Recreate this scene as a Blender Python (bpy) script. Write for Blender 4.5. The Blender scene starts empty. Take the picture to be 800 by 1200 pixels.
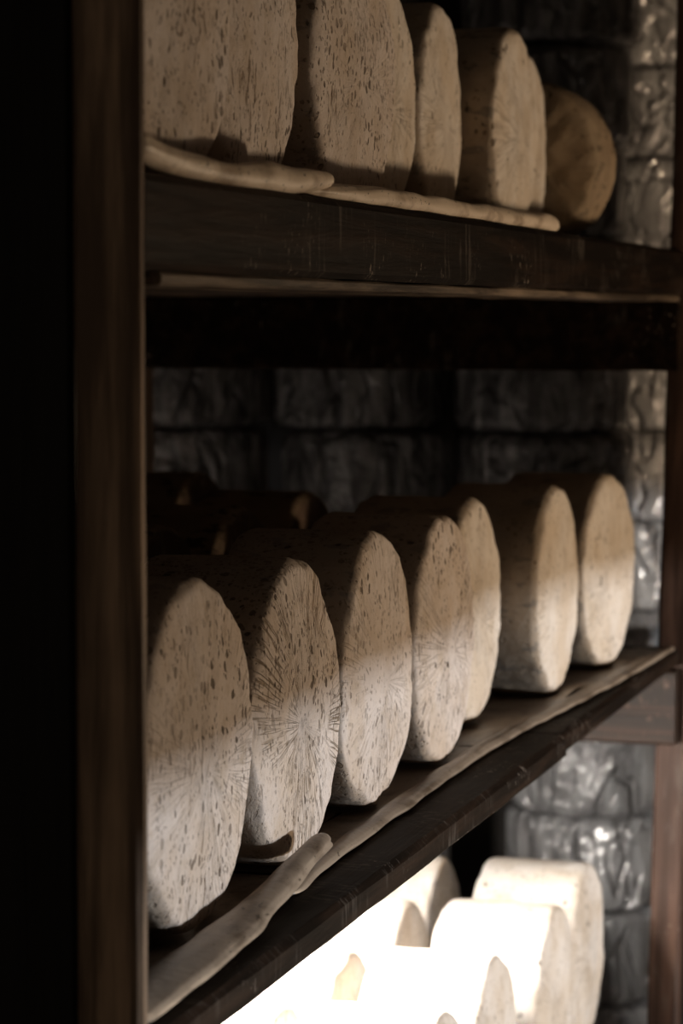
import bpy, math, random
from mathutils import Vector, noise

R = math.radians
scene = bpy.context.scene
COL = scene.collection

# ------------------------------------------------------------------ camera
EYE = 1.65
cam_d = bpy.data.cameras.new('camera')
cam = bpy.data.objects.new('camera', cam_d)
COL.objects.link(cam)
cam.location = (0, 0, EYE)
cam.rotation_euler = (R(90 - 4.111), 0, R(16.04))
cam_d.sensor_fit = 'VERTICAL'
cam_d.sensor_height = 36
cam_d.lens = 96
cam_d.clip_start = 0.05
cam_d.dof.use_dof = True
cam_d.dof.focus_distance = 2.65
cam_d.dof.aperture_fstop = 7.0
scene.camera = cam

# ------------------------------------------------------------------ world, lights, exposure
w = bpy.data.worlds.new('world')
scene.world = w
w.use_nodes = True
w.node_tree.nodes['Background'].inputs[0].default_value = (1.0, 0.80, 0.60, 1)
w.node_tree.nodes['Background'].inputs[1].default_value = 0.17

scene.view_settings.view_transform = 'Standard'
scene.view_settings.look = 'None'
scene.view_settings.exposure = 0.0
scene.view_settings.gamma = 1.0
scene.view_settings.use_curve_mapping = False


def area(name, loc, target, sx, sy, power, col):
    d = bpy.data.lights.new(name, 'AREA')
    d.shape = 'RECTANGLE'
    d.size = sx
    d.size_y = sy
    d.energy = power
    d.color = col
    o = bpy.data.objects.new(name, d)
    COL.objects.link(o)
    o.location = loc
    v = Vector(target) - Vector(loc)
    o.rotation_euler = v.to_track_quat('-Z', 'Y').to_euler()
    return o


# added cool area light beyond the wall across the aisle, source unseen
lc = area('added_cool_light', (3.2, 3.3, 0.870), (-0.77, 3.3, 1.15), 1.6, 0.055, 118, (0.91, 0.955, 1.0))
# added warm point light in the aisle, its source unseen
wl = bpy.data.lights.new('aisle_warm_light', 'POINT')
wl.energy = 66
wl.color = (1.0, 0.735, 0.485)
wl.shadow_soft_size = 0.09
wo = bpy.data.objects.new('aisle_warm_light', wl)
COL.objects.link(wo)
wo.location = (1.0, 3.9, 1.05)


# ------------------------------------------------------------------ helpers
def tag(o, label=None, cat=None, group=None, kind=None):
    if label:
        o['label'] = label
    if cat:
        o['category'] = cat
    if group:
        o['group'] = group
    if kind:
        o['kind'] = kind
    return o


def link(name, me, mat, parent=None, smooth=True):
    if mat:
        me.materials.clear()
        me.materials.append(mat)
    if smooth:
        for p in me.polygons:
            p.use_smooth = True
    o = bpy.data.objects.new(name, me)
    COL.objects.link(o)
    if parent:
        o.parent = parent
    return o


def empty(name, loc):
    o = bpy.data.objects.new(name, None)
    COL.objects.link(o)
    o.location = loc
    return o


def mesh(name, vs, fs):
    me = bpy.data.meshes.new(name)
    me.from_pydata([tuple(v) for v in vs], [], fs)
    me.update()
    return me


def beam_mesh(name, lo, hi, axis, bev=0.004, rough=0.0015, seg=0.06, seed=0):
    """A timber between two corners: octagonal section, cut along its length and worn a little uneven."""
    ax = axis
    a, b = [i for i in range(3) if i != ax]
    c = [(lo[i] + hi[i]) / 2 for i in range(3)]
    L = hi[ax] - lo[ax]
    ha, hb = (hi[a] - lo[a]) / 2, (hi[b] - lo[b]) / 2
    na, nb = max(1, int(ha * 2 / 0.03)), max(1, int(hb * 2 / 0.03))
    ring = []
    for i in range(na + 1):
        ring.append((-ha + bev + (2 * ha - 2 * bev) * i / na, -hb))
    for i in range(nb + 1):
        ring.append((ha, -hb + bev + (2 * hb - 2 * bev) * i / nb))
    for i in range(na + 1):
        ring.append((ha - bev - (2 * ha - 2 * bev) * i / na, hb))
    for i in range(nb + 1):
        ring.append((-ha, hb - bev - (2 * hb - 2 * bev) * i / nb))
    n = len(ring)
    ns = max(2, int(L / seg))
    vs, fs = [], []
    for k in range(ns + 1):
        t = -L / 2 + L * k / ns
        for (p, q) in ring:
            v = [0, 0, 0]
            v[ax] = t
            d = noise.noise(Vector((p * 25 + seed * 7.1, q * 25 + 3.3, t * 9 + seed))) * rough
            v[a] = p + (d if abs(abs(p) - ha) < 1e-6 else 0) * (1 if p > 0 else -1)
            v[b] = q + (d if abs(abs(q) - hb) < 1e-6 else 0) * (1 if q > 0 else -1)
            vs.append(v)
    flip = ax == 1
    for k in range(ns):
        for i in range(n):
            f = [k * n + i, k * n + (i + 1) % n, (k + 1) * n + (i + 1) % n, (k + 1) * n + i]
            fs.append(f[::-1] if flip else f)
    f0 = list(range(n))[::-1]
    f1 = [ns * n + i for i in range(n)]
    fs.append(f0[::-1] if flip else f0)
    fs.append(f1[::-1] if flip else f1)
    return mesh(name, vs, fs), c


def beam(name, lo, hi, axis, mat, parent=None, **k):
    me, c = beam_mesh(name, lo, hi, axis, **k)
    o = link(name, me, mat, None, smooth=False)
    o.location = c
    if parent:
        o.parent = parent
        o.location = Vector(c) - parent.location
    return o


# ------------------------------------------------------------------ material helpers
class NT:
    def __init__(self, name):
        self.m = bpy.data.materials.new(name)
        self.m.use_nodes = True
        self.t = self.m.node_tree
        self.b = self.t.nodes['Principled BSDF']

    def n(self, kind, **kw):
        nd = self.t.nodes.new(kind)
        for k, v in kw.items():
            if isinstance(k, str) and hasattr(nd, k):
                setattr(nd, k, v)
        return nd

    def l(self, a, b):
        self.t.links.new(a, b)

    def math(self, op, a, b=None, c=None, clamp=False):
        nd = self.t.nodes.new('ShaderNodeMath')
        nd.operation = op
        nd.use_clamp = clamp
        for i, v in enumerate((a, b, c)):
            if v is None:
                continue
            if isinstance(v, (int, float)):
                nd.inputs[i].default_value = v
            else:
                self.l(v, nd.inputs[i])
        return nd.outputs[0]

    def ramp(self, v, lo, hi, a=0.0, b=1.0):
        nd = self.t.nodes.new('ShaderNodeMapRange')
        nd.interpolation_type = 'SMOOTHSTEP'
        self.l(v, nd.inputs[0])
        for i, x in enumerate((lo, hi, a, b)):
            nd.inputs[i + 1].default_value = x
        return nd.outputs[0]

    def noise(self, vec, scale, detail=4, rough=0.55, dist=0.0):
        nd = self.t.nodes.new('ShaderNodeTexNoise')
        nd.inputs['Scale'].default_value = scale
        nd.inputs['Detail'].default_value = detail
        nd.inputs['Roughness'].default_value = rough
        nd.inputs['Distortion'].default_value = dist
        self.l(vec, nd.inputs['Vector'])
        return nd.outputs[0]

    def voronoi(self, vec, scale, feature='F1'):
        nd = self.t.nodes.new('ShaderNodeTexVoronoi')
        nd.feature = feature
        nd.inputs['Scale'].default_value = scale
        self.l(vec, nd.inputs['Vector'])
        return nd

    def mapping(self, vec, scale=(1, 1, 1), loc=(0, 0, 0)):
        nd = self.t.nodes.new('ShaderNodeMapping')
        nd.inputs['Scale'].default_value = scale
        nd.inputs['Location'].default_value = loc
        self.l(vec, nd.inputs['Vector'])
        return nd.outputs[0]

    def mix(self, f, a, b):
        nd = self.t.nodes.new('ShaderNodeMix')
        nd.data_type = 'RGBA'
        if isinstance(f, (int, float)):
            nd.inputs[0].default_value = f
        else:
            self.l(f, nd.inputs[0])
        for i, v in ((6, a), (7, b)):
            if isinstance(v, tuple):
                nd.inputs[i].default_value = (*v, 1)
            else:
                self.l(v, nd.inputs[i])
        return nd.outputs[2]

    def bump(self, h, strength, dist, prev=None):
        nd = self.t.nodes.new('ShaderNodeBump')
        nd.inputs['Strength'].default_value = strength
        nd.inputs['Distance'].default_value = dist
        self.l(h, nd.inputs['Height'])
        if prev:
            self.l(prev, nd.inputs['Normal'])
        return nd.outputs[0]

    def coords(self):
        """object coordinates shifted by the object's own random number"""
        tc = self.t.nodes.new('ShaderNodeTexCoord')
        oi = self.t.nodes.new('ShaderNodeObjectInfo')
        ad = self.t.nodes.new('ShaderNodeVectorMath')
        ad.operation = 'ADD'
        mu = self.t.nodes.new('ShaderNodeVectorMath')
        mu.operation = 'SCALE'
        cx = self.t.nodes.new('ShaderNodeCombineXYZ')
        for i in range(3):
            self.l(oi.outputs['Random'], cx.inputs[i])
        self.l(cx.outputs[0], mu.inputs[0])
        mu.inputs['Scale'].default_value = 37.0
        self.l(tc.outputs['Object'], ad.inputs[0])
        self.l(mu.outputs[0], ad.inputs[1])
        return tc.outputs['Object'], ad.outputs[0], oi.outputs['Random'], tc


def mat_cheese(name, pits=0.55, crease=1.0, streak=0.75, mould=0.5, tint=(0.67, 0.60, 0.555)):
    g = NT(name)
    raw, vec, rnd, tc = g.coords()
    # face mask from the object normal's axis component (axis = local X)
    sep = g.n('ShaderNodeSeparateXYZ')
    g.l(tc.outputs['Normal'], sep.inputs[0])
    fm = g.ramp(g.math('ABSOLUTE', sep.outputs[0]), 0.62, 0.93)
    # polar coordinates about the axis
    s2 = g.n('ShaderNodeSeparateXYZ')
    wob = g.noise(vec, 9, 2)
    g.l(raw, s2.inputs[0])
    yy = g.math('ADD', s2.outputs[1], g.math('MULTIPLY', g.math('SUBTRACT', wob, 0.5), 0.018))
    zz = g.math('ADD', s2.outputs[2], 0.012)
    rr = g.math('SQRT', g.math('ADD', g.math('MULTIPLY', yy, yy), g.math('MULTIPLY', zz, zz)))
    rs = g.math('MAXIMUM', rr, 0.004)
    cv = g.n('ShaderNodeCombineXYZ')
    g.l(g.math('ADD', g.math('DIVIDE', yy, rs), rnd), cv.inputs[0])
    g.l(g.math('DIVIDE', zz, rs), cv.inputs[1])
    g.l(g.math('MULTIPLY', rr, 0.55), cv.inputs[2])
    cr = g.noise(cv.outputs[0], 17.0, 2, 0.5)
    patch = g.math('MULTIPLY', g.ramp(g.noise(vec, 8, 3), 0.42, 0.56), g.ramp(rr, 0.008, 0.03))
    crl = g.ramp(g.math('ABSOLUTE', g.math('SUBTRACT', cr, 0.5)), 0.0, 0.045)     # 0 on the crease line
    crease_m = g.math('MULTIPLY', g.math('MULTIPLY', g.math('SUBTRACT', 1.0, crl), patch), fm)
    # pits
    dist_v = g.n('ShaderNodeVectorMath', operation='ADD')
    nz = g.t.nodes.new('ShaderNodeTexNoise')
    nz.inputs['Scale'].default_value = 55
    nz.inputs['Detail'].default_value = 3
    g.l(vec, nz.inputs['Vector'])
    sc = g.n('ShaderNodeVectorMath', operation='SCALE')
    g.l(nz.outputs[1], sc.inputs[0])
    sc.inputs['Scale'].default_value = 0.012
    g.l(vec, dist_v.inputs[0])
    g.l(sc.outputs[0], dist_v.inputs[1])
    pv = g.mapping(dist_v.outputs[0], (1, 1.25, 0.8))

    def pit(scale, size, keep):
        v = g.voronoi(pv, scale)
        s3 = g.n('ShaderNodeSeparateColor')
        g.l(v.outputs['Color'], s3.inputs[0])
        lim = g.math('MULTIPLY', g.ramp(s3.outputs[0], 1.0 - keep, 1.0, 0.0, 1.0), size)
        d = g.math('SUBTRACT', lim, v.outputs['Distance'])
        return g.ramp(d, 0.0, 0.10)
    p1 = pit(92, 0.42, pits)
    p2 = pit(205, 0.46, pits)
    p3 = g.ramp(g.noise(vec, 190, 2), 0.60, 0.72)
    pp = g.math('MAXIMUM', p1, g.math('MULTIPLY', p2, 0.75))
    pp = g.math('MULTIPLY', pp, g.ramp(g.noise(vec, 7, 2), 0.30, 0.62, 0.25, 1.0))
    # colours
    cream = tuple(tint)
    warm = (tint[0] * 0.86, tint[1] * 0.80, tint[2] * 0.72)
    base = g.mix(g.ramp(g.noise(vec, 10, 5, 0.6), 0.35, 0.68), cream, warm)
    base = g.mix(g.math('MULTIPLY', g.ramp(g.noise(vec, 26, 4, 0.7), 0.5, 0.75), 0.45), base, (0.42, 0.33, 0.22))
    base = g.mix(g.math('MULTIPLY', p3, 0.30), base, (0.30, 0.21, 0.13))
    base = g.mix(g.math('MULTIPLY', crease_m, min(1.0, 0.8 * crease)), base, (0.22, 0.15, 0.08))
    base = g.mix(g.math('MULTIPLY', pp, 0.85), base, (0.06, 0.038, 0.02))
    # cloth scars: short up-and-down streaks in patches
    sv = g.noise(g.mapping(vec, (1, 1.15, 0.25)), 135, 3, 0.6, 0.6)
    sm = g.math('MULTIPLY', g.ramp(sv, 0.56, 0.66), g.ramp(g.noise(vec, 12, 2), 0.45, 0.62))
    base = g.mix(g.math('MULTIPLY', sm, 0.75 * streak), base, (0.16, 0.105, 0.06))
    # mould on the curved side
    sp = g.ramp(g.noise(g.mapping(vec, (0.5, 1, 1)), 48, 4, 0.62), 0.56, 0.62)
    big = g.ramp(g.noise(vec, 11, 3), 0.42, 0.66)
    rim = g.math('SUBTRACT', 1.0, fm)
    side = g.mix(g.math('MULTIPLY', big, 0.65), (0.30, 0.225, 0.15), (0.16, 0.11, 0.07))
    side = g.mix(g.math('MULTIPLY', sp, 0.9), side, (0.03, 0.022, 0.014))
    base = g.mix(g.math('MULTIPLY', rim, mould), base, side)
    g.l(base, g.b.inputs['Base Color'])
    g.b.inputs['Roughness'].default_value = 0.82
    g.b.inputs['Specular IOR Level'].default_value = 0.25
    h = g.math('SUBTRACT', g.math('MULTIPLY', g.noise(vec, 60, 6, 0.65), 0.9), g.math('MULTIPLY', pp, 0.9))
    h = g.math('SUBTRACT', h, g.math('MULTIPLY', crease_m, 0.9 * crease))
    h = g.math('SUBTRACT', h, g.math('MULTIPLY', sm, 0.5 * streak))
    cr2 = g.noise(cv.outputs[0], 16.0, 2, 0.5)
    h = g.math('ADD', h, g.math('MULTIPLY', g.math('MULTIPLY', cr2, fm), 0.55 * crease))
    g.l(g.bump(h, 0.8, 0.0035), g.b.inputs['Normal'])
    return g.m


def mat_wood(name, axis, dark=(0.012, 0.0075, 0.005), light=(0.05, 0.03, 0.019), scuff=0.0, rough=0.6, spec=0.2, scuff_col=(0.33, 0.28, 0.24)):
    g = NT(name)
    raw, vec, rnd, tc = g.coords()
    s = [26, 26, 26]
    s[axis] = 1.6
    st = g.mapping(vec, tuple(s))
    gr = g.noise(st, 1.6, 6, 0.65, 0.4)
    bl = g.noise(vec, 5, 3)
    c = g.mix(g.ramp(gr, 0.38, 0.72), dark, light)
    c = g.mix(g.math('MULTIPLY', g.ramp(bl, 0.5, 0.75), 0.6), c, dark)
    if scuff:
        s2 = [75, 75, 75]
        s2[axis] = 110
        m1 = g.ramp(g.noise(g.mapping(vec, (150, 190, 70)), 1.0, 4, 0.7), 0.60, 0.68)
        m2 = g.ramp(g.noise(vec, 6.5, 2), 0.52, 0.66)
        c = g.mix(g.math('MULTIPLY', g.math('MULTIPLY', m1, m2), scuff), c, scuff_col)
        w1 = g.ramp(g.noise(g.mapping(vec, (60, 130, 14)), 1.0, 3, 0.6), 0.50, 0.66)
        w2 = g.ramp(g.noise(vec, 8.5, 3), 0.50, 0.68)
        c = g.mix(g.math('MULTIPLY', g.math('MULTIPLY', w1, w2), 0.55 * scuff), c, tuple(x * 0.42 for x in scuff_col))
    g.l(c, g.b.inputs['Base Color'])
    g.b.inputs['Roughness'].default_value = rough
    g.b.inputs['Specular IOR Level'].default_value = spec
    g.l(g.bump(gr, 0.6, 0.003), g.b.inputs['Normal'])
    return g.m


def mat_paper(name, col=(0.66, 0.55, 0.43), dark=(0.30, 0.22, 0.15), rough=0.5):
    g = NT(name)
    raw, vec, rnd, tc = g.coords()
    st = g.mapping(vec, (1, 0.5, 1))
    a = g.noise(st, 28, 4, 0.6)
    c = g.mix(g.ramp(a, 0.45, 0.72), col, dark)
    spk = g.ramp(g.noise(g.mapping(vec, (1.0, 0.45, 1)), 190, 2), 0.66, 0.70)
    c = g.mix(g.math('MULTIPLY', spk, 0.8), c, (0.03, 0.02, 0.012))
    g.l(c, g.b.inputs['Base Color'])
    g.b.inputs['Roughness'].default_value = rough
    g.l(g.bump(g.noise(vec, 70, 4), 0.5, 0.002), g.b.inputs['Normal'])
    return g.m


def mat_film(name, k=1.0):
    g = NT(name)
    raw, vec, rnd, tc = g.coords()
    st = g.mapping(vec, (1, 1, 0.33))
    a = g.noise(st, 24, 4, 0.55, 0.7)
    b = g.noise(g.mapping(vec, (1, 1, 0.55)), 11, 2, 0.5, 0.9)
    fold = g.ramp(g.math('ABSOLUTE', g.math('SUBTRACT', b, 0.5)), 0.0, 0.06)
    c = g.mix(g.ramp(a, 0.35, 0.7), tuple(x * k for x in (0.20, 0.195, 0.195)), tuple(min(0.9, x * k) for x in (0.62, 0.605, 0.60)))
    g.l(c, g.b.inputs['Base Color'])
    g.b.inputs['Metallic'].default_value = 0.35
    g.b.inputs['Roughness'].default_value = 0.23
    g.b.inputs['Specular IOR Level'].default_value = 0.8
    h = g.math('ADD', g.math('MULTIPLY', a, 0.8), g.math('MULTIPLY', fold, 0.6))
    h = g.math('ADD', h, g.math('MULTIPLY', g.noise(vec, 42, 2, 0.5, 1.0), 0.35))
    g.l(g.bump(h, 1.0, 0.016), g.b.inputs['Normal'])
    return g.m


def mat_plain(name, col, rough=0.8, var=0.3, scale=8):
    g = NT(name)
    raw, vec, rnd, tc = g.coords()
    a = g.noise(vec, scale, 5)
    d = tuple(x * (1 - var) for x in col)
    g.l(g.mix(g.ramp(a, 0.35, 0.7), col, d), g.b.inputs['Base Color'])
    g.b.inputs['Roughness'].default_value = rough
    g.l(g.bump(a, 0.4, 0.01), g.b.inputs['Normal'])
    return g.m


def mat_emit(name, col, s):
    g = NT(name)
    g.b.inputs['Base Color'].default_value = (*col, 1)
    g.b.inputs['Emission Color'].default_value = (*col, 1)
    g.b.inputs['Emission Strength'].default_value = s
    return g.m


M = {
    'cheese': mat_cheese('rind', crease=0.32),
    'cheese_scarred': mat_cheese('rind_scarred', pits=0.7, crease=0.12, streak=1.0, mould=0.6),
    'cheese_pitted': mat_cheese('rind_pitted', pits=0.85, crease=1.0),
    'cheese_smooth': mat_cheese('rind_smooth', pits=0.22, crease=0.3, streak=0.3, mould=0.65, tint=(0.70, 0.64, 0.575)),
    'cheese_fresh': mat_cheese('rind_fresh', pits=0.18, crease=0.3, streak=0.15, mould=0.12, tint=(0.74, 0.70, 0.66)),
    'cheese_brown': mat_cheese('rind_brown', pits=0.3, crease=0.3, mould=0.8, tint=(0.46, 0.36, 0.25)),
    'cheese_shaded': mat_cheese('rind_shaded', pits=0.3, crease=0.3, mould=0.85, tint=(0.09, 0.058, 0.042)),  # near-black rind: the shade on the rear rows is put into the colour
    'wood_z': mat_wood('wood_post', 2, scuff=0.15),
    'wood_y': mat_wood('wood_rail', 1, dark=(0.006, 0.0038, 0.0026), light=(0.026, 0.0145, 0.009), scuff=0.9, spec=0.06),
    'wood_near': mat_wood('wood_near_post', 2, dark=(0.085, 0.055, 0.036), light=(0.36, 0.245, 0.16)),
    'wood_worn_lit': mat_wood('wood_worn_lit', 1, dark=(0.03, 0.02, 0.013), light=(0.25, 0.19, 0.135)),  # pale tone holds light on the shelf underside as well as wear
    'wood_in': mat_wood('wood_plank', 1, light=(0.13, 0.085, 0.055)),
    'wood_x': mat_wood('wood_bearer', 0, light=(0.036, 0.02, 0.013), scuff=0.7, scuff_col=(0.16, 0.105, 0.075)),
    'panel': mat_wood('void_panel_black', 2, dark=(0.002, 0.0014, 0.001), light=(0.005, 0.0035, 0.0025)),  # darkness of the unlit bay put into the colour
    'wood_far': mat_wood('wood_far_post', 2, dark=(0.035, 0.019, 0.013), light=(0.11, 0.062, 0.044), scuff=0.6, scuff_col=(0.30, 0.24, 0.20)),
    'paper': mat_paper('liner_paper'),
    'paper_dark': mat_paper('liner_paper_brown', col=(0.27, 0.215, 0.165), dark=(0.10, 0.07, 0.047), rough=0.42),  # darker brown paper for the middle shelf
    'film': mat_film('wrapping_film'),
    'film_lit': mat_film('wrapping_film_lit', 2.3),  # brightened copy of the film, light on the lit drums put into colour
    'stone': mat_plain('cellar_wall', (0.05, 0.042, 0.036)),
    'floor': mat_plain('cellar_floor', (0.06, 0.05, 0.042)),
    'housing': mat_plain('lamp_housing', (0.5, 0.5, 0.48), 0.5, 0.1),
    'tube': mat_emit('lamp_tube', (1.0, 0.945, 0.88), 1050.0),
}

# ------------------------------------------------------------------ the room


def box(name, lo, hi, mat, kind='structure', parent=None):
    vs = [(x, y, z) for x in (lo[0], hi[0]) for y in (lo[1], hi[1]) for z in (lo[2], hi[2])]
    fs = [(0, 1, 3, 2), (4, 6, 7, 5), (0, 4, 5, 1), (2, 3, 7, 6), (0, 2, 6, 4), (1, 5, 7, 3)]
    o = link(name, mesh(name, vs, fs), mat, parent, smooth=False)
    if kind and not parent:
        o['kind'] = kind
    return o


XR = 1.3                       # aisle side of the opposite wall
LINTEL = 1.062  # edge placed to cut the added cool light
box('floor', (-2.6, -0.8, -0.1), (XR + 0.2, 6.1, 0.0), M['floor'])
box('ceiling', (-2.6, -0.8, 2.8), (XR + 0.2, 6.1, 2.9), M['stone'])
box('wall_left', (-2.6, -0.8, 0), (-2.45, 6.1, 2.8), M['stone'])
box('wall_back', (-2.45, 5.95, 0), (XR + 0.2, 6.1, 2.8), M['stone'])
# opposite wall, its low opening added to cut the cool light (four meshes in one wall: sill, lintel, two cheeks)


def wall_with_opening():
    vs, fs = [], []

    def add(lo, hi):
        b = len(vs)
        vs.extend([(x, y, z) for x in (lo[0], hi[0]) for y in (lo[1], hi[1]) for z in (lo[2], hi[2])])
        for f in [(0, 1, 3, 2), (4, 6, 7, 5), (0, 4, 5, 1), (2, 3, 7, 6), (0, 2, 6, 4), (1, 5, 7, 3)]:
            fs.append(tuple(b + i for i in f))
    x0, x1 = XR, XR + 0.02
    add((x0, -0.8, 0), (x1, 5.95, 0.55))
    add((x0, -0.8, LINTEL), (x1, 5.95, 2.8))
    add((x0, -0.8, 0.55), (x1, 1.2, LINTEL))
    add((x0, 5.6, 0.55), (x1, 5.95, LINTEL))
    o = link('wall_right', mesh('wall_right', vs, fs), M['stone'], None, False)
    o['kind'] = 'structure'


wall_with_opening()
# added unseen board that keeps the warm light off the drum stacks
box('light_block_board', (-0.69, 4.345, 0), (-0.66, 5.10, 2.8), M['stone'])

# ------------------------------------------------------------------ the rack
rack = empty('cheese_rack', (-1.14, 3.04, 0))
tag(rack, 'dark stained wooden rack of deep shelves holding rows of cheese wheels', 'rack')
XF, XB = -0.67, -1.62
Y0, Y1 = 1.786, 4.29
# posts
beam('post', (-0.715, Y0 + 0.014, 0), (-0.665, Y0 + 0.03, 2.8), 2, M['wood_near'], rack, seed=1)
beam('post', (XB, Y0, 0), (XB + 0.045, Y0 + 0.045, 2.8), 2, M['wood_z'], rack, seed=2)
p = beam('post', (-0.704, Y1, 0), (-0.656, Y1 + 0.045, 2.8), 2, M['wood_far'], rack, seed=3)
p.rotation_euler.y = R(1.2)
p['label'] = 'leaning brown post with chipped edge'
beam('post', (XB, Y1, 0), (XB + 0.045, Y1 + 0.045, 2.8), 2, M['wood_z'], rack, seed=4)
# added near-black panel standing in for the dark bay beside the near post
beam('void_panel', (-2.45, Y0 + 0.02, 0), (-0.717, Y0 + 0.03, 2.8), 2, M['panel'], rack, seed=5, seg=0.2)
# shelves: planks along the run, front one is the edge you see
LEVELS = {'low': (0.465, 0.503), 'mid': (1.092, 1.124), 'top': (1.682, 1.752)}
SURF = {k: v[1] for k, v in LEVELS.items()}
for li, (k, (za, zb)) in enumerate(LEVELS.items()):
    wdt = 0.186
    for i in range(5):
        x1 = XF - i * (wdt + 0.004)
        x0 = x1 - wdt
        if i == 0:
            if k == 'mid':
                beam('shelf_plank', (x0, Y0 + 0.041, za), (x1, 3.355, zb), 1, M['wood_y'], rack, bev=0.006, seed=10 + li)
                beam('shelf_plank', (x0, 3.362, za + 0.002), (x1 - 0.006, Y1 - 0.002, zb), 1, M['wood_y'], rack, bev=0.006, seed=20 + li)
            else:
                beam('shelf_plank', (x0, Y0 + 0.041, za), (x1, Y1 - 0.002, zb), 1, M['wood_y'], rack, bev=0.006, seed=10 + li)
        else:
            beam('shelf_plank', (x0, Y0 + 0.041, za), (x1, Y1 + 0.05 - 0.052, zb), 1, M['wood_in'], rack, seed=30 + li * 5 + i)
    # cross bearers under the planks at both ends
    bh = 0.118
    beam('cross_bearer', (XB + 0.046, Y1 - 0.045, za - bh), (-0.675, Y1 - 0.003, za - 0.001), 0, M['wood_x' if k != 'top' else 'wood_y'], rack, seed=50 + li)  # top one takes the darker rail wood, its shade put into colour
    beam('cross_bearer', (XB + 0.046, Y0 + 0.042, za - bh), (-0.72, Y0 + 0.08, za - 0.001), 0, M['wood_x'], rack, seed=60 + li)

# added pale strip: the lit, worn underside of the upper shelf as colour
b_ = beam('underside_strip', (-0.80, Y0 + 0.082, 1.6725), (-0.673, Y1 - 0.05, 1.6815), 1, M['wood_worn_lit'], rack, bev=0.002, seed=77)
b_['label'] = 'pale strip added for the lit, worn shelf underside'

# strip lamp under the middle shelf
lamp = empty('strip_lamp', (-1.12, 2.85, 1.091))
tag(lamp, 'strip lamp fixed beneath the middle shelf, lighting the lowest cheeses', 'lamp')
hb, c = beam_mesh('housing', (-1.15, 2.2, 1.057), (-1.09, 3.5, 1.091), 1, rough=0, seg=0.4)
o = link('housing', hb, M['housing'], lamp, False)
o.location = Vector(c) - lamp.location
vs, fs = [], []
N = 14
for k, y in enumerate((-0.6, 0.6)):
    for i in range(N):
        a = 2 * math.pi * i / N
        vs.append((0.013 * math.cos(a), y, 0.013 * math.sin(a)))
for i in range(N):
    fs.append((i, (i + 1) % N, N + (i + 1) % N, N + i))
fs.append(tuple(range(N))[::-1])
fs.append(tuple(range(N, 2 * N)))
o = link('tube', mesh('tube', vs, fs), M['tube'], lamp)
o.location = (0, 0, -0.05)

# ------------------------------------------------------------------ cheese wheels


def cheese_mesh(name, D, T, seed, egg=0.0, lump=1.0):
    """Axis along local X, front face at +T/2; rounded worn rims, dents, slightly domed faces, a flat where it rests."""
    Rr = D / 2
    rb = 0.011 + 0.004 * random.Random(seed).random()
    NA = 112
    prof = []                                    # (x, r, facecode)
    nf = 13
    for i in range(1, nf + 1):
        r = (Rr - rb) * i / nf
        prof.append((T / 2, r))
    for i in range(1, 5):
        a = math.pi / 2 * i / 4
        prof.append((T / 2 - rb + rb * math.cos(a), Rr - rb + rb * math.sin(a)))
    ns = 9
    for i in range(1, ns):
        prof.append((T / 2 - rb - (T - 2 * rb) * i / ns, Rr))
    for i in range(0, 4):
        a = math.pi / 2 * i / 4
        prof.append((-T / 2 + rb - rb * math.sin(a), Rr - rb + rb * math.cos(a)))
    for i in range(nf, 0, -1):
        prof.append((-T / 2, (Rr - rb) * i / nf))
    off = Vector((seed * 3.71, seed * 1.37, seed * 2.11))
    vs = []

    def disp(x, r, a):
        ca, sa = math.cos(a), math.sin(a)
        y, z = r * ca, r * sa
        t = r / Rr
        P = Vector((x, y, z))
        low = noise.noise(Vector((ca, sa, 0)) * 1.1 + off)
        mid = noise.noise(Vector((ca * 3.2, sa * 3.2, x * 6)) + off)
        k = 1 + (0.017 * low + 0.006 * mid) * lump * t
        fine = noise.noise(P * 42 + off) * 0.0016 + noise.noise(P * 110 + off) * 0.0008
        chip = max(0.0, noise.noise(P * 30 + off * 2) - 0.15) * 0.010
        edge = max(0.0, 1 - abs(abs(x) - T / 2 + rb * 0.4) / (rb * 1.3)) * max(0.0, 1 - abs(r - Rr) / (rb * 1.4))
        k -= (fine + chip * edge) / Rr * (1 if t > 0.9 else 0)
        y *= k * (1 - egg * sa * t)
        z *= k
        face = 1 if t < 0.97 else 0
        sx = 1 if x > 0 else -1
        x += sx * (0.006 * (1 - t * t) + (noise.noise(P * 14 + off) * 0.0028 * lump + fine * 1.2) * face)
        x -= sx * chip * edge * 0.7
        # belly of the side
        z = max(z, -Rr * 0.988 + 0.002 * noise.noise(Vector((x * 20, y * 20, seed))))
        return (x, y, z)
    for (x, r) in prof:
        for j in range(NA):
            vs.append(disp(x, r, 2 * math.pi * j / NA))
    fs = []
    n = len(prof)
    for i in range(n - 1):
        for j in range(NA):
            fs.append((i * NA + j, (i + 1) * NA + j, (i + 1) * NA + (j + 1) % NA, i * NA + (j + 1) % NA))
    c0 = len(vs)
    vs.append(disp(T / 2, 0.0, 0))
    c1 = len(vs)
    vs.append(disp(-T / 2, 0.0, 0))
    for j in range(NA):
        fs.append((c0, j, (j + 1) % NA))
        b = (n - 1) * NA
        fs.append((c1, b + (j + 1) % NA, b + j))
    me = mesh(name, vs, fs)
    zmin = min(v[2] for v in vs)
    return me, zmin


def cheese(label, level, xface, y, D, T, seed, mat, yaw=0.0, tilt=0.0, egg=0.0, group=None, lump=1.0, lift=0.002, cat='cheese'):
    me, zmin = cheese_mesh('round_cheese', D, T, seed, egg, lump)
    o = link('round_cheese', me, mat)
    a = R(yaw)
    ti = R(tilt)
    zs = SURF[level] + lift - zmin + abs(math.sin(ti)) * T / 2
    o.location = (xface - T / 2 * math.cos(a), y - T / 2 * math.sin(a), zs)
    o.rotation_euler = (0, -ti, a)
    tag(o, label, cat, group)
    return o


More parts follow.
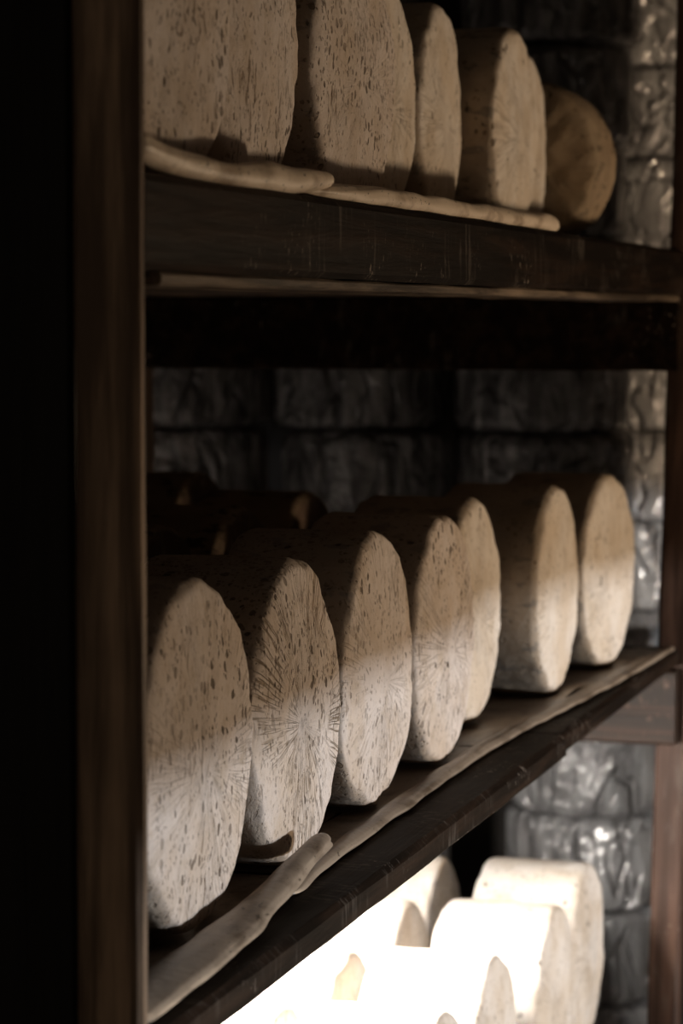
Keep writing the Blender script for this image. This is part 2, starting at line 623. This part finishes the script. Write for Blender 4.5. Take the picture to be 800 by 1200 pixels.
G_MID = 'cheese wheels along the front of the middle shelf'
G_TOP = 'cheese wheels along the upper shelf'
G_LOW = 'cheese wheels on the lowest shelf'
T0 = 0.15
# middle shelf, front row: face x, y, diameter, yaw
mid = [
    ('pale cheese wheel on the middle shelf half behind the near post', -0.747, 2.165, 0.302, 0, 0.02, 'cheese', 1.0),
    ('heavily pitted cheese wheel with star-shaped cloth creases, behind the rolled liner tip', -0.751, 2.468, 0.293, 0, 0.07, 'cheese_pitted', 1.3),
    ('cheese wheel with a dark mottled rim beside the heavily pitted creased wheel', -0.757, 2.779, 0.294, 0, 0.02, 'cheese', 1.2),
    ('speckled cheese wheel, fourth from the near post along the middle shelf front', -0.757, 3.075, 0.292, 0, 0.0, 'cheese', 1.0),
    ('smooth cheese wheel, fifth from the near post along the middle shelf front', -0.793, 3.385, 0.291, 0, 0.0, 'cheese_smooth', 0.9),
    ('smooth cheese wheel, sixth from the near post along the middle shelf front', -0.749, 3.690, 0.290, 0, 0.0, 'cheese_smooth', 0.8),
    ('smooth cheese wheel at the end of the middle shelf beside the leaning far post', -0.733, 4.0, 0.288, -5, 0.0, 'cheese_smooth', 0.8),
]
for i, (lb, xf, y, D, yaw, egg, mt, lump) in enumerate(mid):
    cheese(lb, 'mid', xf, y, D, T0, 11 + i, M[mt], yaw, 0, egg, G_MID, lump, lift=0.0045)
# middle shelf, rows behind
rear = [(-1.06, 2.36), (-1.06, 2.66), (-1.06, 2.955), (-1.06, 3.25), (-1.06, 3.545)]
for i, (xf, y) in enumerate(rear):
    cheese('dark unlit cheese wheel in the second row of the middle shelf', 'mid', xf, y, 0.286, T0, 31 + i, M['cheese_shaded'], 0, 0, 0, 'second row of the middle shelf')
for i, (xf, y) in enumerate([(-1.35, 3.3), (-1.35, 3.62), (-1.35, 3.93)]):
    cheese('dark unlit cheese wheel in the rearmost row of the middle shelf', 'mid', xf, y, 0.286, T0, 41 + i, M['cheese_shaded'], 0, 0, 0, 'rearmost row of the middle shelf')
# upper shelf
top = [
    ('scarred cheese wheel on the upper shelf half behind the near post', -0.72, 2.045, 0.275, 0, 'cheese_scarred', 0.15),
    ('pitted grey cheese wheel on the upper shelf behind the rolled paper overlap', -0.750, 2.335, 0.275, 0, 'cheese_scarred', 0.15),
    ('broad pitted cheese wheel with a dark scarred left rim on the upper shelf', -0.755, 2.680, 0.28, -2, 'cheese_scarred', 0.15),
    ('cheese wheel mostly hidden behind the broad pitted wheel of the upper shelf', -0.80, 2.965, 0.272, 0, 'cheese_smooth', 0.15),
    ('narrow looking cheese wheel standing alone on the upper shelf, pale speckled face', -0.806, 3.248, 0.273, 3, 'cheese_smooth', 0.15),
    ('smooth dark-sided cheese wheel on the upper shelf overlapping a slightly smaller one', -0.775, 3.525, 0.27, 0, 'cheese_smooth', 0.15),
    ('smooth cheese wheel half covered by a taller neighbour near the end of the upper roll', -0.815, 3.80, 0.262, 2, 'cheese_smooth', 0.15),
]
for i, (lb, xf, y, D, yaw, mt, T) in enumerate(top):
    cheese(lb, 'top', xf, y, D, T, 61 + i, M[mt], yaw, 0, 0.0, G_TOP, 1.0, lift=0.004)
o = cheese('brown cheese wheel turned sideways at the far end of the upper shelf', 'top', -0.865, 3.955, 0.245, 0.13, 71, M['cheese_brown'], -90, 0, 0, G_TOP, 0.8)
# lowest shelf
low = [
    ('brightly lit white cheese wheel at the far end of the lowest shelf', -0.797, 4.175, 0.288),
    ('brightly lit white cheese wheel, second from the far end of the lowest shelf', -0.782, 3.855, 0.288),
    ('brightly lit white cheese wheel, third from the far end of the lowest shelf', -0.799, 3.53, 0.288),
    ('brightly lit white cheese wheel, fourth from the far end of the lowest shelf', -0.795, 3.225, 0.288),
    ('brightly lit white cheese wheel, fifth from the far end of the lowest shelf', -0.795, 2.92, 0.288),
]
for i, (lb, xf, y, D) in enumerate(low):
    cheese(lb, 'low', xf, y, D, 0.165, 81 + i, M['cheese_fresh'], 0, 0, 0, G_LOW, 0.8)
for i, (xf, y) in enumerate([(-1.03, 4.16), (-1.0, 3.83), (-1.0, 3.51), (-1.0, 3.2)]):
    cheese('brightly lit white cheese wheel in the second row of the lowest shelf', 'low', xf, y, 0.288, 0.165, 91 + i, M['cheese_fresh'], 0, 0, 0, 'second row of the lowest shelf', 0.8)
for i, (xf, y) in enumerate([(-1.235, 4.1), (-1.235, 3.79), (-1.235, 3.48)]):
    cheese('brightly lit white cheese wheel in the third row of the lowest shelf', 'low', xf, y, 0.288, 0.165, 101 + i, M['cheese_fresh'], 0, 0, 0, 'third row of the lowest shelf', 0.8)

# ------------------------------------------------------------------ rolled paper liners


def sweep(name, pts, NC=22, sub=14, seed=0, crease=0.0024):
    """pts: (x, y, z, half width, half height, twist). A flattened roll with an overlapping flap, closed rounded ends."""
    def cat(p0, p1, p2, p3, t):
        return [0.5 * ((2 * b) + (-a + c) * t + (2 * a - 5 * b + 4 * c - d) * t * t + (-a + 3 * b - 3 * c + d) * t ** 3) for a, b, c, d in zip(p0, p1, p2, p3)]
    P = [pts[0]] + list(pts) + [pts[-1]]
    line = []
    for i in range(1, len(P) - 2):
        for k in range(sub):
            line.append(cat(P[i - 1], P[i], P[i + 1], P[i + 2], k / sub))
    line.append(list(pts[-1]))
    vs, fs = [], []
    n = len(line)
    for i, q in enumerate(line):
        a = Vector(line[max(0, i - 1)][:3])
        b = Vector(line[min(n - 1, i + 1)][:3])
        d = (b - a).normalized()
        side = d.cross(Vector((0, 0, 1))).normalized()
        up = side.cross(d)
        e = min(1.0, (min(i, n - 1 - i) + 0.6) / 5.0)
        e = math.sqrt(max(0.05, 1 - (1 - e) ** 2))
        for j in range(NC):
            th = 2 * math.pi * j / NC + q[5]
            rr = 1.0 + (0.14 if j == NC - 1 else 0.0) - (0.08 if j == 0 else 0.0)
            s = math.cos(th) * q[3] * e * rr
            u = math.sin(th) * q[4] * e * rr
            p_ = Vector(q[:3])
            c_ = math.cos(q[5] * 0.0)
            v = p_ + side * s * c_ + up * u
            v += (side * noise.noise(Vector((v.x * 45 + seed, v.y * 16, v.z * 45))) + up * noise.noise(Vector((v.x * 38, v.y * 13 + seed, v.z * 38 + 5)))) * crease
            vs.append(v)
    for i in range(n - 1):
        for j in range(NC):
            fs.append((i * NC + j, i * NC + (j + 1) % NC, (i + 1) * NC + (j + 1) % NC, (i + 1) * NC + j))
    fs.append(tuple(range(NC))[::-1])
    fs.append(tuple((n - 1) * NC + j for j in range(NC)))
    c = sum((Vector(q[:3]) for q in line), Vector()) / n
    return mesh(name, [v - c for v in vs], fs), c


def sheet_mesh(name, x0, x1, y0, y1, z, amp, seed, x1b=None, nx=26, ny=110, fade=0.05):
    vs, fs = [], []
    cx, cy = (x0 + x1) / 2, (y0 + y1) / 2
    for j in range(ny + 1):
        y = y0 + (y1 - y0) * j / ny
        for i in range(nx + 1):
            xe = x1 if x1b is None else x1 + (x1b - x1) * j / ny
            x = x0 + (xe - x0) * i / nx
            e = noise.noise(Vector((x * 16, y * 5, seed))) + 0.5 * noise.noise(Vector((x * 40, y * 11, seed + 4)))
            k = max(0.0, min(1.0, (x + 0.775) / fade))           # flat where the wheels stand
            h = amp * max(0.0, 0.4 + e) * k
            wob = 0.003 * noise.noise(Vector((y * 4, seed, 0))) * (i / nx)
            vs.append((x + wob - cx, y - cy, h))
    for j in range(ny):
        for i in range(nx):
            a = j * (nx + 1) + i
            fs.append((a, a + 1, a + nx + 2, a + nx + 1))
    n = len(vs)
    return mesh(name, vs, fs), (cx, cy, z)


def liner(label, rolls, sheets, mat, group):
    c0 = None
    root = None
    for k, r in enumerate(rolls):
        me, c = sweep('rolled_edge', *r[:1], seed=r[1], **r[2])
        if root is None:
            root = empty('shelf_liner', c)
            tag(root, label, 'shelf liner', group)
        o = link('rolled_edge', me, mat, root)
        o.location = c - root.location
    for s in sheets:
        me, c = sheet_mesh('sheet', *s)
        o = link('sheet', me, mat, root)
        o.location = Vector(c) - root.location
    return root


GL = 'rolled paper shelf liners'
zt, zm = SURF['top'], SURF['mid']
liner('cream paper liner with rolled edge on the upper shelf beside the near post',
      [([(-0.683, 1.835, zt + 0.022, 0.011, 0.011, 0), (-0.683, 1.90, zt + 0.014, 0.010, 0.010, 0.3), (-0.682, 1.98, zt + 0.010, 0.011, 0.0095, 0.8), (-0.682, 2.05, zt + 0.009, 0.011, 0.009, 1.2),
         (-0.682, 2.13, zt + 0.011, 0.012, 0.011, 1.6), (-0.683, 2.23, zt + 0.0125, 0.012, 0.012, 2.2), (-0.686, 2.345, zt + 0.018, 0.009, 0.008, 2.8)], 3, {})],
      [(-0.90, -0.69, 1.84, 2.30, zt + 0.001, 0.004, 3)], M['paper'], GL)
liner('cream paper liner with long straight rolled edge on the upper shelf',
      [([(-0.690, 2.27, zt + 0.006, 0.009, 0.006, 0), (-0.688, 2.36, zt + 0.008, 0.011, 0.008, 0.4), (-0.688, 2.55, zt + 0.010, 0.011, 0.010, 1.0), (-0.689, 2.75, zt + 0.010, 0.010, 0.010, 1.2),
         (-0.690, 3.0, zt + 0.010, 0.010, 0.010, 1.6), (-0.690, 3.2, zt + 0.011, 0.011, 0.011, 2.0), (-0.690, 3.36, zt + 0.011, 0.011, 0.011, 2.4)], 8, {})],
      [(-0.93, -0.695, 2.32, 3.38, zt + 0.001, 0.003, 8)], M['paper'], GL)
liner('brown paper liner rolled to a rounded tip in front of the creased cheese',
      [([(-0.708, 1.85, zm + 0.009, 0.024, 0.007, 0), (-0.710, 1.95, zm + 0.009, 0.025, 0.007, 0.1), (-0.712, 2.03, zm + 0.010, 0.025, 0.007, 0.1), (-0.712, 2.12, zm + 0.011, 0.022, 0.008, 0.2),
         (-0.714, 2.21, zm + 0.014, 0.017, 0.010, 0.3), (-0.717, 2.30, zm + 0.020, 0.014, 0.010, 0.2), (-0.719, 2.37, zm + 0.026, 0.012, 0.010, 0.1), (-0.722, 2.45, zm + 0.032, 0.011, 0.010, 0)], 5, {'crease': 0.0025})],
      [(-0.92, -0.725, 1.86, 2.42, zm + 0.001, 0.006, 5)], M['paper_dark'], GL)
liner('brown paper liner with wavy creased edge running to the leaning far post',
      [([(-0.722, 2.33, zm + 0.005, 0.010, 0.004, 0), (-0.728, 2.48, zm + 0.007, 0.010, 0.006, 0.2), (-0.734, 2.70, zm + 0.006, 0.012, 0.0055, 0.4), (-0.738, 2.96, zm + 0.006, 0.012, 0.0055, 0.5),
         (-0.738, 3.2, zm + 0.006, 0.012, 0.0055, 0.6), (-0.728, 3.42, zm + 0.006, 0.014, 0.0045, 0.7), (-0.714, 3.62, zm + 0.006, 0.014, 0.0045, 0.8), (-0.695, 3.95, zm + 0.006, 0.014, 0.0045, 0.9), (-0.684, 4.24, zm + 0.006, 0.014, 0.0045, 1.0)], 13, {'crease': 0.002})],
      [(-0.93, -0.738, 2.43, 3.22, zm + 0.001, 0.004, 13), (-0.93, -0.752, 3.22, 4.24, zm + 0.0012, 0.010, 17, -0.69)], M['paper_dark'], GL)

# ------------------------------------------------------------------ film-wrapped drums stacked against the far end


def drum_mesh(name, Rr, H, seed):
    NA, NZ = 96, 22
    vs, fs = [], []
    prof = []
    rb = 0.022
    for i in range(1, 6):
        prof.append((0.0, (Rr - rb) * i / 5))
    for i in range(1, 5):
        a = math.pi / 2 * i / 4
        prof.append((rb - rb * math.cos(a), Rr - rb + rb * math.sin(a)))
    for i in range(1, NZ):
        prof.append((rb + (H - 2 * rb) * i / NZ, Rr))
    for i in range(0, 5):
        a = math.pi / 2 * i / 4
        prof.append((H - rb + rb * math.sin(a), Rr - rb + rb * math.cos(a)))
    for i in range(4, 0, -1):
        prof.append((H, (Rr - rb) * i / 5))
    off = Vector((seed * 5.3, seed * 2.9, seed))
    for (z, r) in prof:
        for j in range(NA):
            a = 2 * math.pi * j / NA
            ca, sa = math.cos(a), math.sin(a)
            q = Vector((ca * 4, sa * 4, z * 7)) + off
            q2 = Vector((ca * 10, sa * 10, z * 6 + ca * 2)) + off
            n1 = noise.noise(q)
            n2 = 1 - abs(noise.noise(q2)) * 2
            k = 1 + (0.018 * n1 + 0.013 * n2 - 0.012) * (r / Rr) ** 2
            edge = min(z, H - z)
            zz = z + (0.004 * noise.noise(q * 0.7) if edge > 0.01 else 0)
            vs.append((r * k * ca, r * k * sa, max(0, min(H, zz))))
    n = len(prof)
    for i in range(n - 1):
        for j in range(NA):
            fs.append((i * NA + j, i * NA + (j + 1) % NA, (i + 1) * NA + (j + 1) % NA, (i + 1) * NA + j))
    fs.append(tuple(range(NA))[::-1])
    fs.append(tuple((n - 1) * NA + j for j in range(NA)))
    return mesh(name, vs, fs)


H = 0.184
drums = [drum_mesh('wrapped_drum', 0.172, H - 0.004, s) for s in range(1, 9)]
for di, me in enumerate(drums):
    me.materials.append(M['film' if di < 5 else 'film_lit'])
    for pl in me.polygons:
        pl.use_smooth = True
GD = 'film-wrapped drums stacked at the far end'
rnd = random.Random(4)
cols = [
    (-1.855, 5.27, 'grey film-wrapped drum in the stack nearest the left wall'),
    (-1.466, 5.26, 'grey film-wrapped drum in the second stack from the left wall'),
    (-1.098, 5.25, 'grey film-wrapped drum in the third stack from the left wall'),
    (-0.93, 5.66, 'shiny film-wrapped drum in the set-back stack beside the far post'),
]
for ci, (x, y, lb) in enumerate(cols):
    z = -0.002 + (0.145 if ci < 3 else 0.135) - H
    z = 0.0
    h0 = 0.141 if ci < 3 else 0.13
    for k in range(14 if ci >= 2 else 11):
        o = bpy.data.objects.new('wrapped_drum', drums[(k + ci * 2) % 5 if ci < 2 or (ci == 2 and k > 5) else 5 + k % 3])
        COL.objects.link(o)
        dx = rnd.uniform(-0.012, 0.012)
        if ci == 2 and k < 6:
            dx += 0.098
        o.location = (x + dx, y + rnd.uniform(-0.01, 0.01), z)
        o.rotation_euler.z = rnd.uniform(0, 6.28)
        if k == 0:
            o.scale.z = h0 / H
        z += (h0 if k == 0 else H)
        zc = z - H / 2
        lv = 'below the middle shelf' if zc < 1.05 else ('between middle and upper shelf' if zc < 1.7 else 'above the upper shelf')
        tag(o, lb + ', ' + lv, 'wrapped drum', GD)
